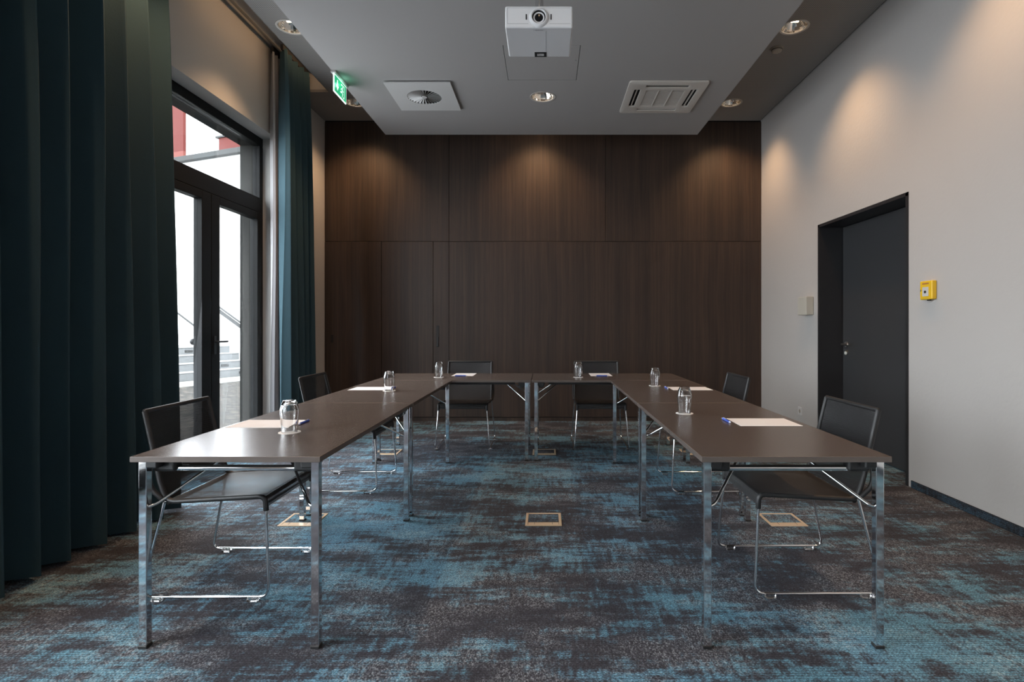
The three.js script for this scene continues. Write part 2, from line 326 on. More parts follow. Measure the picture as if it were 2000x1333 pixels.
// ---------------------------------------------------------------- outside the window
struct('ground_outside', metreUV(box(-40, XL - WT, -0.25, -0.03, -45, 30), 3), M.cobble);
{
  const O = [-7.3, 13.9], a = [-0.93, 0.36], r = [0.36, 0.93];              // in (x, depth): a climbs along the facade, r goes away along the steps
  const turn = Math.atan2(a[1], -a[0]);
  // local frame: X = away from the stair foot along the facade (a), Z = towards the viewer along the steps (-r)
  const frame = (o) => { o.position.set(O[0], 0, -O[1]); const m = new THREE.Matrix4().makeBasis(V(a[0], 0, -a[1]), V(0, 1, 0), V(-r[0], 0, r[1]).negate().cross(V(0, 1, 0)).length() ? V(a[0], 0, -a[1]).clone().cross(V(0, 1, 0)) : V(0, 0, 1)); o.quaternion.setFromRotationMatrix(m); return o; };
  // with this right-handed frame local +Z points AWAY from the viewer along r
  const b = frame(thing('exterior_building', 'white rendered building with red panels seen through the window', 'building'));
  part('wall', box(-9, 14, -0.1, 5.78, 0.35, 1.2), M.facade, b);
  part('cornice', rbox(23, 0.14, 1.1, 0.01, 2.5, 5.85, 0.75, 1), M.greyStone, b);
  part('upper_wall', box(-9, 14, 5.92, 9.6, 0.7, 1.4), M.facade, b);
  part('red_panel', box(3.62, 5.2, 6.25, 9.4, 0.62, 0.70), M.red, b);
  part('pink_panel', box(3.62, 5.2, 5.92, 6.25, 0.62, 0.70), M.pink, b);
  part('red_parapet', box(-6, 1.78, 5.92, 6.28, 0.30, 0.45), M.red, b);
  part('parapet_cap', box(-6.05, 1.86, 6.28, 6.33, 0.26, 0.50), M.greyStone, b);
  const wn = part('window_frame', box(0.2, 1.62, 6.33, 8.4, 0.66, 0.70), M.frame, b);
  part('pane', box(0.28, 1.54, 6.4, 8.3, 0.645, 0.66), M.pane, wn);
  const s = frame(thing('outside_stairs', 'pale stone steps rising beside the white building outside', 'stairs'));
  for (let k = 0; k < 4; k++) {
    const st = part('step', rbox(0.34 + 0.5, 0.175, 6, 0.012, 0.33 * k + 0.42, 0.055 + 0.175 * k, -3.0, 1), M.stairStone, s);
    part('tread', rbox(0.40, 0.02, 6.02, 0.006, 0.33 * k + 0.185, 0.152 + 0.175 * k, -3.0, 1), M.stairTread, st);
    if (k < 4) for (const z of [-0.45 - 0.22 * k, -2.6 - 0.22 * k]) part('step_light', rbox(0.02, 0.06, 0.2, 0.004, 0.33 * k - 0.003, 0.06 + 0.175 * k, z, 1), M.greyStone, st);
  }
  part('landing', box(1.75, 6, -0.03, 0.667, -6, 0), M.stairStone, s);
  const rail = (owner, z, u0, u1, y, posts) => {
    const Y = u => y + 0.53 * u, h = new THREE.Group(); h.name = 'handrail'; owner.add(h);
    part('rail', tube([[u0, Y(u0), z], [u1, Y(u1), z]], 0.022), M.greyStone, h);
    for (const u of posts) part('post', tube([[u, Y(u) - 0.9, z], [u, Y(u), z]], 0.016), M.greyStone, h);
    return h;
  };
  const wr = rail(b, 0.2, -1.2, 1.9, 0.84, []);
  part('lower_band', [tube([[-1.2, 0.84 - 0.636 - 0.16, 0.28], [1.9, 0.84 + 1.007 - 0.16, 0.28]], 0.045)], M.greyStone, wr);  // thick grey band running below the handrail, built as a tube
  rail(s, -1.05, 0.45, 3.4, 0.74, [3.3]);
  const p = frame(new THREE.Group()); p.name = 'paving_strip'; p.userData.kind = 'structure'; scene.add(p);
  part('slab', box(-1.1, -0.1, -0.08, -0.02, -9, 1), M.paving, p);  // pale paving against dark cobbles; the shade boundary is put into these colours
}

// ---------------------------------------------------------------- tables
const TH = 0.72, TL = 1.405, TW = 0.70;
function makeTable(label, pos, turn, len = TL) {
  const t = thing('conference_table', label, 'table', pos, turn, 'folding tables set in a U shape');
  const top = new THREE.Shape(), w = TW / 2, l = len / 2; top.moveTo(-w + 0.001, -l + 0.001); top.lineTo(w - 0.001, -l + 0.001); top.lineTo(w - 0.001, l - 0.001); top.lineTo(-w + 0.001, l - 0.001); top.closePath();
  part('table_top', rbox(TW - 0.002, 0.021, len - 0.002, 0.0015, 0, TH - 0.0105, 0, 1), M.table, t);
  for (const sz of [-1, 1]) {
    for (const sx of [-1, 1]) {
      const x = sx * (w - 0.030), z = sz * (l - 0.040);
      const leg = part('leg', rbox(0.030, 0.687, 0.030, 0.0025, x, 0.355, z), M.chrome, t);
      part('foot', rbox(0.034, 0.012, 0.034, 0.003, x, 0.006, z), M.plastic, leg);
      part('bracket', [rbox(0.085, 0.050, 0.05, 0.012, sx * (w - 0.085), TH - 0.047, sz * (l - 0.085)), rbox(0.05, 0.03, 0.09, 0.008, sx * (w - 0.06), TH - 0.036, sz * (l - 0.07))], M.plastic, t);
      part('brace', tube([[x - sx * 0.012, 0.525, z], [x - sx * 0.032, 0.530, z - sz * 0.010], [sx * 0.105, TH - 0.03, z - sz * 0.22]], 0.0058, 0.02, 8), M.chrome, t);
    }
    part('crossbar', new THREE.CylinderGeometry(0.0115, 0.0115, TW - 0.2, 16).rotateZ(Math.PI / 2).translate(0, TH - 0.062, sz * (l - 0.085)), M.chrome, t);
  }
  part('side_rail', [rbox(0.025, 0.03, len - 0.3, 0.003, -w + 0.12, TH - 0.036, 0, 1)], M.black, t);
  part('side_rail', [rbox(0.025, 0.03, len - 0.3, 0.003, w - 0.12, TH - 0.036, 0, 1)], M.black, t);
  return t;
}
const LX = -1.177, RX = 0.921;
makeTable('dark brown folding table nearest the big teal curtain, with bright window glare on its end', [LX, 0, -2.71], 0);
makeTable('dark brown folding table beside the glazed door, second from the front on the window side', [LX, 0, -4.125], 0);
makeTable('dark brown folding table nearest the viewer on the side of the black door', [RX, 0, -2.71], 0);
makeTable('dark brown folding table behind the front one on the black door side', [RX, 0, -4.125], 0);
makeTable('dark brown folding table crosswise before the wood wall, half nearer the window', [-0.828, 0, -5.19], Math.PI / 2, 1.396);
makeTable('dark brown folding table crosswise before the wood wall, half nearer the black door', [0.572, 0, -5.19], Math.PI / 2, 1.396);

// ---------------------------------------------------------------- chairs
function netSurface(half, prof, n = 10) {      // ruled mesh fabric between two side tubes, slightly dished
  const pos = [], uv = [], idx = [], m = prof.length;
  for (let i = 0; i < m; i++) for (let j = 0; j <= n; j++) {
    const s = j / n * 2 - 1, [z, y, hw, sagZ, sagY] = prof[i], k = 1 - s * s;
    pos.push(s * hw, y - sagY * k, z - sagZ * k); uv.push(s * hw * 40, i * 1.2);
  }
  for (let i = 0; i < m - 1; i++) for (let j = 0; j < n; j++) { const a = i * (n + 1) + j, b = a + 1, c = a + n + 1, d = c + 1; idx.push(a, b, c, b, d, c); }
  const g = new THREE.BufferGeometry(); g.setAttribute('position', new THREE.Float32BufferAttribute(pos, 3)); g.setAttribute('uv', new THREE.Float32BufferAttribute(uv, 2)); g.setIndex(idx); g.computeVertexNormals(); return g;
}
// local frame: the sitter faces +z; sled runners at x = +-0.265
function makeChair() {
  const t = thing('sled_chair', '', 'chair', [0, 0, 0], 0, 'black mesh sled chairs around the tables');
  const X = 0.262;
  for (const s of [-1, 1]) {
    const side = part('leg_frame', tube([[s * 0.232, 0.40, 0.240], [s * X, 0.018, 0.268], [s * X, 0.018, -0.295], [s * 0.235, 0.425, -0.205]], 0.0062, 0.045, 10), M.chrome, t);
    for (const z of [0.20, -0.22]) part('glide', rbox(0.030, 0.020, 0.048, 0.006, s * X, 0.0105, z), M.clear, side);
    part('side_tube', tube([[s * 0.232, 0.385, 0.241], [s * 0.232, 0.448, 0.238], [s * 0.232, 0.424, -0.195], [s * 0.232, 0.50, -0.225], [s * 0.226, 0.822, -0.300]], 0.0115, 0.035, 10), M.plastic, t);
    part('back_strut', tube([[s * 0.242, 0.430, -0.200], [s * 0.250, 0.49, -0.262], [s * 0.244, 0.60, -0.262]], 0.011, 0.04, 8), M.plastic, t);
  }
  part('seat_front_bar', tube([[-0.232, 0.440, 0.236], [0.232, 0.440, 0.236]], 0.010), M.plastic, t);
  part('seat_cross_rod', tube([[-0.232, 0.412, 0.236], [0.232, 0.412, 0.236]], 0.0055), M.chrome, t);
  part('back_top_bar', tube([[-0.227, 0.822, -0.300], [0.227, 0.822, -0.300]], 0.010), M.plastic, t);
  part('seat_cross_bar', tube([[-0.232, 0.418, -0.19], [0.232, 0.418, -0.19]], 0.010), M.plastic, t);
  part('seat', netSurface(0.23, [[0.244, 0.400, 0.23, 0, 0], [0.246, 0.444, 0.23, 0, 0], [0.225, 0.455, 0.23, 0, 0.003], [0.12, 0.449, 0.23, 0, 0.014], [0, 0.442, 0.23, 0, 0.018], [-0.10, 0.436, 0.23, 0, 0.014], [-0.195, 0.430, 0.23, 0, 0.002]]), M.netting, t);
  part('backrest', netSurface(0.23, [[-0.196, 0.430, 0.23, 0, 0], [-0.222, 0.49, 0.229, 0.006, 0], [-0.245, 0.58, 0.228, 0.02, 0], [-0.262, 0.66, 0.227, 0.024, 0], [-0.282, 0.75, 0.226, 0.016, 0], [-0.300, 0.826, 0.225, 0, 0]]), M.netting, t);
  return t;
}
const CHAIRS = [
  [-1.475, 2.65, Math.PI / 2, 'black mesh sled chair in front of the big teal curtain at the nearest window-side table'],
  [-1.475, 4.18, Math.PI / 2, 'black mesh sled chair by the glazed door, its back before the far teal curtain'],
  [1.190, 2.68, -Math.PI / 2, 'black mesh sled chair close before the black door at the nearest table'],
  [1.165, 4.17, -Math.PI / 2, 'black mesh sled chair near the far end of the wall with the black door'],
  [-0.800, 5.51, 0, 'black mesh sled chair before the wood wall, nearer the recessed black wall handle'],
  [0.535, 5.51, 0, 'black mesh sled chair before the wood wall, on the side of the black door'],
];
const chair0 = makeChair();
CHAIRS.forEach(([x, d, turn, label], i) => {
  const c = i ? chair0.clone() : chair0;
  if (i) { c.name = numbered('sled_chair'); c.userData = { ...chair0.userData }; scene.add(c); }
  c.position.set(x, 0, -d); c.rotation.y = turn; c.userData.label = label;
});

// ---------------------------------------------------------------- glasses, coasters, paper, pens
const glassGeo = lathe([[0.0295, 0.0], [0.0335, 0.0], [0.0345, 0.02], [0.0390, 0.07], [0.0405, 0.092], [0.0395, 0.106], [0.0345, 0.126], [0.0285, 0.140], [0.0275, 0.144], [0.0, 0.1435], [0.0, 0.131], [0.0240, 0.131], [0.0310, 0.120], [0.0365, 0.104], [0.0375, 0.092], [0.0362, 0.07], [0.0318, 0.02], [0.0295, 0.0]], 40);
const coasterGeo = cyl(0.047, 0.047, 0.0016, 0, 0.0008, 0, 40);
const paperGeoA = new THREE.BoxGeometry(0.297, 0.0012, 0.21).translate(0, 0.0006, 0);
const paperGeoB = new THREE.BoxGeometry(0.205, 0.0012, 0.30).translate(0, 0.0006, 0);
const SEATS = [
  // glass x, d | paper x, d, long side across | pen x, d, turn | where
  [-1.155, 2.47, -1.365, 2.685, 1, -1.192, 2.69, 0, 'on the table beside the big teal curtain'],
  [-1.157, 4.05, -1.330, 4.19, 1, -1.168, 4.19, 0, 'on the table beside the glazed door'],
  [-1.000, 5.12, -0.800, 5.385, 0, -0.800, 5.218, Math.PI / 2, 'on the far table, nearer the window'],
  [0.303, 5.12, 0.535, 5.385, 0, 0.545, 5.218, Math.PI / 2, 'on the far table, nearer the black door'],
  [0.873, 4.39, 1.100, 4.19, 1, 0.925, 4.19, 0, 'on the second table of the black door side'],
  [0.761, 3.005, 1.083, 2.73, 1, 0.907, 2.74, 0, 'on the nearest table of the black door side'],
];
const WHICH = ['', '', '', '', '', ''];
SEATS.forEach(([gx, gd, px, pd, across, nx, nd, nt, where]) => {
  const c = part(numbered('coaster'), coasterGeo, M.coaster, scene); c.position.set(gx, TH, -gd);
  tag(c, 'round white paper coaster under the tumbler ' + where, 'coaster', 'paper coasters');
  const g = part(numbered('tumbler'), glassGeo, M.glass, scene); g.position.set(gx, TH + 0.0017, -gd);
  tag(g, 'clear upturned glass tumbler ' + where, 'glass', 'upturned tumblers');
  const p = part(numbered('paper_sheet'), across ? paperGeoA : paperGeoB, M.paper, scene); p.position.set(px, TH, -pd);
  tag(p, 'blank white paper sheet ' + where, 'paper', 'paper sheets');
  const pen = thing('pen', 'blue ballpoint pen beside the paper ' + where, 'pen', [nx, TH + 0.0055, -nd], nt, 'blue pens');
  part('barrel', new THREE.CylinderGeometry(0.0052, 0.0052, 0.10, 12).rotateX(Math.PI / 2).translate(0, 0, -0.012), M.penBlue, pen);
  part('tip', new THREE.CylinderGeometry(0.0048, 0.0012, 0.016, 12).rotateX(-Math.PI / 2).translate(0, 0, 0.046), M.penWhite, pen);
  part('button', new THREE.CylinderGeometry(0.003, 0.003, 0.014, 10).rotateX(Math.PI / 2).translate(0, 0, -0.069), M.penWhite, pen);
  part('clip', rbox(0.003, 0.002, 0.04, 0.0008, 0, 0.0064, -0.04, 1), M.penWhite, pen);
});

// ---------------------------------------------------------------- curtains and tracks
function curtainGeo({ d0, d1, y0, y1, xc, amp, folds, seed: sd, spread = 0, lean = 0, rows = 28 }) {
  const cols = folds * 20, P = (i, j) => {
    const s = j / cols, v = i / rows, y = y0 + (y1 - y0) * v;                     // v: 0 hem, 1 head
    const drift = (fbm(s * folds * 0.45, v * 1.1, 2, sd) - 0.5) * 2.2;
    const ph = s * folds * Math.PI * 2 + drift * (0.5 + 0.5 * v);
    const kA = amp * (0.55 + 0.85 * vnoise(s * folds * 0.8, v * 0.7, sd + 3)) * (1 - 0.45 * Math.pow(v, 6));
    const sn = Math.sin(ph), x = xc + (lean || 0) * (1 - v) + kA * (Math.sign(sn) * Math.pow(Math.abs(sn), 1.05)) + 0.03 * (fbm(s * 4, v * 1.4, 2, sd + 9) - 0.5);
    const lam = (d1 - d0) / folds, dd = d0 + (d1 - d0) * s + lam * 0.07 * Math.sin(2 * ph) + spread * (1 - v) * (s - 0.5);
    return V(x, y + (v === 0 ? 0.012 * vnoise(s * folds * 2, 1, sd + 5) : 0), -dd);
  };
  const grid = []; for (let i = 0; i <= rows; i++) { grid.push([]); for (let j = 0; j <= cols; j++) grid[i].push(P(i, j)); }
  const pos = [], uv = [], idx = [], W = cols + 1, H = rows + 1;
  for (const off of [0.002, -0.002]) for (let i = 0; i < H; i++) for (let j = 0; j < W; j++) {
    const a = grid[i][Math.min(cols, j + 1)].clone().sub(grid[i][Math.max(0, j - 1)]), b = grid[Math.min(rows, i + 1)][j].clone().sub(grid[Math.max(0, i - 1)][j]);
    const n = b.cross(a).normalize(), p = grid[i][j].clone().addScaledVector(n, off); pos.push(p.x, p.y, p.z); uv.push(j / 20 * 1.5, p.y * 8);
  }
  const q = (a, b, c, d) => idx.push(a, b, c, b, d, c), N = W * H;
  for (let i = 0; i < rows; i++) for (let j = 0; j < cols; j++) { const a = i * W + j; q(a + 1, a, a + W + 1, a + W); q(N + a, N + a + 1, N + a + W, N + a + W + 1); }
  for (let i = 0; i < rows; i++) for (const j of [0, cols]) { const a = i * W + j; j ? q(a, N + a, a + W, N + a + W) : q(N + a, a, N + a + W, a + W); }
  for (let j = 0; j < cols; j++) for (const i of [0, rows]) { const a = i * W + j; i ? q(a + 1, a, N + a + 1, N + a) : q(a, a + 1, N + a, N + a + 1); }
  const g = new THREE.BufferGeometry(); g.setAttribute('position', new THREE.Float32BufferAttribute(pos, 3)); g.setAttribute('uv', new THREE.Float32BufferAttribute(uv, 2)); g.setIndex(idx); g.computeVertexNormals(); return g;
}
function curtain(name, label, o, mat) {
  const t = thing(name, label, 'curtain', [0, 0, 0], 0);
  part('fabric', curtainGeo(o), mat, t);
  part('heading_tape', box(o.xc - 0.012, o.xc + 0.012, o.y1 - 0.005, o.y1 + 0.05, -o.d1 + 0.02, -o.d0 - 0.02), M.dark, t);
  return t;
}
curtain('curtain', 'big dark teal curtain hanging in deep folds nearest the viewer', { d0: 1.75, d1: 3.69, y0: 0.012, y1: 3.93, xc: -2.54, lean: 0.05, amp: 0.115, folds: 10, seed: 401 }, M.curtain);
curtain('curtain', 'narrow teal curtain gathered between the glazed door and the wood wall', { d0: 5.38, d1: 6.0, y0: 0.012, y1: 3.93, xc: -2.60, lean: 0.05, amp: 0.085, folds: 5, seed: 431, spread: 0.16 }, M.curtain);
curtain('sheer_curtain', 'pale grey sheer curtain bunched beside the glazed door frame', { d0: 5.44, d1: 5.72, y0: 0.012, y1: 3.93, xc: -2.725, amp: 0.035, folds: 4, seed: 461 }, M.sheer);
for (const [x, lab] of [[-2.72, 'slim curtain track for the sheer, in the ceiling recess by the wall'], [-2.57, 'slim curtain track for the teal curtains, in the ceiling recess']]) {
  const t = part(numbered('curtain_track'), box(x - 0.012, x + 0.012, 3.985, SLOT, -6.04, ZR - 0.2), M.steel, scene); tag(t, lab, 'track', 'curtain tracks');
}

// ---------------------------------------------------------------- lamps
const WARM = lin(1.0, 0.61, 0.33);
const lampGlow = std({ color: lin(0.9, 0.85, 0.75), emissive: lin(1.0, 0.80, 0.58), emissiveIntensity: 14 });
const bowlGeo = (() => { const p = []; for (let i = 0; i <= 8; i++) { const t = i / 8; p.push([0.104 - 0.062 * Math.pow(t, 1.6), 0.004 + 0.105 * t]); } return lathe(p, 28).toNonIndexed(); })();
bowlGeo.computeVertexNormals();
const trimGeo = lathe([[0.105, 0.004], [0.104, -0.003], [0.122, -0.004], [0.124, 0.0], [0.112, 0.0005]], 48);
const bulbGeo = (() => { const g = []; for (const s of [-1, 1]) { g.push(new THREE.CapsuleGeometry(0.010, 0.075, 6, 12).rotateZ(Math.PI / 2).translate(0, 0.062, s * 0.018)); } return join(g); })();
const capGeo = cyl(0.044, 0.044, 0.02, 0, 0.118, 0, 28);
const spotLabel = (x, d, low) => {
  if (low) return d > 5 ? 'round recessed downlight in the lowered ceiling between diffuser and air unit' : d > 0 ? 'round recessed downlight overhead in front of the projector' : 'round recessed downlight in the lowered ceiling behind the viewer';
  if (Math.abs(x) < 1) return 'round downlight above the lowered ceiling, at the middle of the wood wall';
  const ord = ['nearest', 'second from', 'third from', 'fourth from', 'fifth from', 'sixth from', 'seventh from'][Math.round((6.35 - d) / 1.61)];
  return `recessed downlight on the ${x < 0 ? 'window' : 'black door'} side, ${ord} the wood wall`;
};
const SPOT_UP = 5.6, SPOT_LOW = 1.6;
for (const [list, y, low] of [[LAMPS_UP, CH, 0], [LAMPS_LOW, BH, 1]]) for (const [x, d] of list) {
  const t = thing('downlight', spotLabel(x, d, low), 'downlight', [x, y, -d], 0, 'recessed downlights');
  part('trim_ring', trimGeo, M.offwhite, t); part('reflector', bowlGeo, M.reflector, t); part('lamp_cap', capGeo, M.steel, t); part('lamp', bulbGeo, lampGlow, t);
  // the reflectors by the walls throw towards them
  const s = new THREE.SpotLight(WARM, low ? SPOT_LOW : SPOT_UP, 0, 0.90, 0.75, 2);
  s.position.set(x, y - 0.008, -d); s.target.position.set(low ? x : x + (x > 1 ? 0.45 : x < -1 ? -0.3 : 0), 0, -d - (!low && d > 6 ? 0.7 : 0)); s.castShadow = true; s.shadow.radius = 3; scene.add(s, s.target);
}

{ // slim warm light strip hidden on the inner side of the curtain recess; it lights the wall above the window
  const t = thing('light_strip', 'warm light strip inside the curtain recess above the window', 'light strip', [-2.404, 3.93, -5.10]);
  part('profile', rbox(0.006, 0.024, 1.7, 0.002, 0, 0, 0, 1), M.steel, t);
  part('diffuser', rbox(0.004, 0.018, 1.68, 0.0015, -0.004, 0, 0, 1), std({ color: lin(0.8, 0.75, 0.65), emissive: lin(1.0, 0.66, 0.38), emissiveIntensity: 2 }), t);
  const l = new THREE.RectAreaLight(WARM, 17, 1.66, 0.016); l.position.set(-2.412, 3.93, -5.10); l.lookAt(-2.787, 3.80, -5.10); scene.add(l);
}

// ---------------------------------------------------------------- ceiling fittings
{ // inspection hatch
  const h = thing('ceiling_hatch', 'flush square inspection hatch in the lowered ceiling above the projector', 'hatch', [HATCH[0], BH, HATCH[1]]);
  part('panel', rbox(HATCH[2] * 2 - 0.008, 0.02, HATCH[2] * 2 - 0.008, 0.0015, 0, 0.0105, 0, 1), M.plaster, h);
  part('catch', cyl(0.008, 0.008, 0.004, HATCH[2] - 0.03, -0.0005, 0.06, 16), M.plaster, h);
}
{ // swirl diffuser
  const t = thing('air_diffuser', 'square white swirl air diffuser in the lowered ceiling', 'air vent', [DIFF[0], BH, DIFF[1]]);
  const R = 0.162;
  part('plate', slab([-0.3, 0.3, -0.315, 0.315], -0.022, -0.010, [{ x: 0, z: 0, r: R }]), M.white, t);
  part('collar', [slab([-0.25, 0.25, -0.26, 0.26], -0.010, 0.0, [{ x: 0, z: 0, r: 0.167 }])], M.dark, t);
  for (let k = 0; k < 30; k++) {
    const a = k / 30 * Math.PI * 2, g = new THREE.BoxGeometry(R - 0.03, 0.0015, 0.023); g.rotateX(0.85); g.translate(0.03 + (R - 0.03) / 2, 0, 0);
    const p = g.attributes.position; for (let i = 0; i < p.count; i++) { const f = 0.18 + 0.82 * (p.getX(i) - 0.03) / (R - 0.03); p.setY(i, p.getY(i) * f); p.setZ(i, p.getZ(i) * f); }
    g.rotateY(a); g.translate(0, -0.014, 0); g.computeVertexNormals(); part('blade', g, M.white, t);
  }
  part('hub', cyl(0.024, 0.024, 0.006, 0, -0.018, 0, 24), M.white, t);
}
{ // air-conditioning cassette
  const t = thing('air_conditioner', 'white ceiling cassette air conditioner with central grille and outlet slots', 'air conditioner', [CASS[0], BH, CASS[1]]);
  const H = 0.355, sl = [{ x: 0, z: 0.262, w: 0.20, d: 0.033 }, { x: 0, z: -0.262, w: 0.20, d: 0.033 }, { x: 0.262, z: 0, w: 0.033, d: 0.20 }, { x: -0.262, z: 0, w: 0.033, d: 0.20 }];
  const sh = new THREE.Shape(), r = 0.03; sh.moveTo(-H + r, -H); sh.lineTo(H - r, -H); sh.quadraticCurveTo(H, -H, H, -H + r); sh.lineTo(H, H - r); sh.quadraticCurveTo(H, H, H - r, H); sh.lineTo(-H + r, H); sh.quadraticCurveTo(-H, H, -H, H - r); sh.lineTo(-H, -H + r); sh.quadraticCurveTo(-H, -H, -H + r, -H);
  for (const h of [...sl, { x: 0, z: 0, w: 0.185, d: 0.185 }]) { const p = new THREE.Path(); p.moveTo(h.x - h.w, -h.z - h.d); p.lineTo(h.x - h.w, -h.z + h.d); p.lineTo(h.x + h.w, -h.z + h.d); p.lineTo(h.x + h.w, -h.z - h.d); p.closePath(); sh.holes.push(p); }
  const g = new THREE.ExtrudeGeometry(sh, { depth: 0.010, bevelEnabled: true, bevelThickness: 0.004, bevelSize: 0.004, bevelSegments: 3, curveSegments: 8 }); g.rotateX(-Math.PI / 2); g.translate(0, -0.0142, 0);
  part('panel', toCreasedNormals(g, 0.5), M.offwhite, t);
  part('tray', box(-0.2985, 0.2985, 0.018, 0.028, -0.2985, 0.2985), M.dark, t);
  for (const h of sl) { const lx = h.w > h.d, f = rbox(lx ? 0.392 : 0.016, 0.004, lx ? 0.016 : 0.392, 0.002, 0, 0, 0, 1); lx ? f.rotateX(Math.sign(h.z) * 0.5) : f.rotateZ(-Math.sign(h.x) * 0.5); f.translate(h.x, -0.006, h.z); part('louvre', f, M.offwhite, t); }
  for (let k = 0; k < 3; k++) {
    const x = -0.122 + 0.122 * k, s = []; for (let j = 0; j < 20; j++) s.push(box(x - 0.056, x + 0.056, -0.014, -0.004, -0.178 + j * 0.0185, -0.1715 + j * 0.0185));
    const gr = part('grille', s, M.offwhite, t); gr.userData.kind = 'stuff';
  }
  for (const x of [-0.0615, 0.0615]) part('grille_rib', rbox(0.011, 0.014, 0.37, 0.002, x, -0.011, 0, 1), M.offwhite, t);
  part('grille_rim', [box(-0.185, 0.185, -0.017, -0.003, 0.178, 0.185), box(-0.185, 0.185, -0.017, -0.003, -0.185, -0.178), box(0.178, 0.185, -0.017, -0.003, -0.178, 0.178), box(-0.185, -0.178, -0.017, -0.003, -0.178, 0.178)], M.offwhite, t);
  part('indicator', new THREE.SphereGeometry(0.006, 12, 8).translate(0.21, -0.018, -0.325), M.white, t);
}
function canvasTex(w, h, draw) { const c = document.createElement('canvas'); c.width = w; c.height = h; draw(c.getContext('2d'), w, h); const t = new THREE.CanvasTexture(c); t.colorSpace = THREE.SRGBColorSpace; return t; }
{ // projector on its pole
  const t = thing('projector', 'white video projector hanging from the lowered ceiling on a pole', 'projector', [-0.034, 2.668, -2.695]);
  const W = 0.333, H = 0.108, D = 0.296;
  const body = part('body', rbox(W, H, D, 0.008, 0, H / 2, -D / 2, 3), M.projector, t);
  part('panel_seam', [box(-0.155, -0.052, 0.0195, 0.0205, -0.001, 0.0008), box(0.052, 0.155, 0.0195, 0.0205, -0.001, 0.0008), box(-0.1555, -0.1545, 0.02, 0.098, -0.001, 0.0008), box(-0.155, 0.155, 0.0975, 0.0985, -0.001, 0.0008), box(0.0345, 0.0355, -0.0006, 0.001, -0.27, -0.03)], M.seam, body);
  part('lens_ring', lathe([[0.033, -0.004], [0.033, 0.010], [0.037, 0.014], [0.046, 0.006], [0.050, -0.002]], 40).rotateX(Math.PI / 2).translate(0.0, 0.050, 0), M.projector, t);
  const lens = part('lens', [lathe([[0.0, 0.002], [0.018, 0.001], [0.026, -0.002], [0.033, 0.006], [0.033, -0.004]], 32).rotateX(Math.PI / 2).translate(0.0, 0.050, 0.0)], std({ color: lin(0.004, 0.004, 0.005), roughness: 0.08 }), t);
  for (const x of [-0.062, 0.060]) part('slot', rbox(0.006, 0.027, 0.003, 0.001, x, 0.053, 0.0005, 1), M.dark, t);
  const lt = canvasTex(256, 64, (c, w, h) => { c.fillStyle = '#cfcfd1'; c.fillRect(0, 0, w, h); c.fillStyle = '#77787c'; c.font = 'italic bold 44px sans-serif'; c.textAlign = 'center'; c.fillText('Optoma', w / 2, 47); });
  const lg = new THREE.PlaneGeometry(0.058, 0.0145); part('lettering', lg.rotateX(Math.PI / 2).translate(0, -0.0007, -0.022), std({ map: lt, roughness: 0.4 }), body);
  const plate = part('socket_plate', rbox(0.064, 0.002, 0.052, 0.001, 0.006, -0.0008, -0.266, 1), M.dark, t);
  const st = canvasTex(128, 96, (c, w, h) => { c.fillStyle = '#c9c9c9'; c.fillRect(0, 0, w, h); c.fillStyle = '#8f2f33'; c.fillRect(10, 8, 26, 16); c.fillStyle = '#777'; for (const y of [30, 48, 66, 80]) c.fillRect(12, y, 100 - (y % 7) * 6, 6); });
  part('sticker', new THREE.PlaneGeometry(0.036, 0.024).rotateX(Math.PI / 2).translate(0.006, -0.0022, -0.266), std({ map: st, roughness: 0.6 }), plate);
  part('mount_plate', rbox(0.15, 0.012, 0.15, 0.003, 0, H + 0.018, -0.13), M.steel, t);
  part('mount_arm', [rbox(0.012, 0.014, 0.012, 0.002, -0.06, H + 0.006, -0.075), rbox(0.012, 0.014, 0.012, 0.002, 0.06, H + 0.006, -0.075), rbox(0.012, 0.014, 0.012, 0.002, -0.06, H + 0.006, -0.19), rbox(0.012, 0.014, 0.012, 0.002, 0.06, H + 0.006, -0.19)], M.steel, t);
  part('pole', cyl(0.022, 0.022, BH - 2.668 - H - 0.02, 0, (BH - 2.668 + H + 0.02) / 2, -0.13, 24), M.chrome, t);
  part('ceiling_rose', cyl(0.06, 0.05, 0.015, 0, BH - 2.668 - 0.0076, -0.13, 32), M.white, t);
}
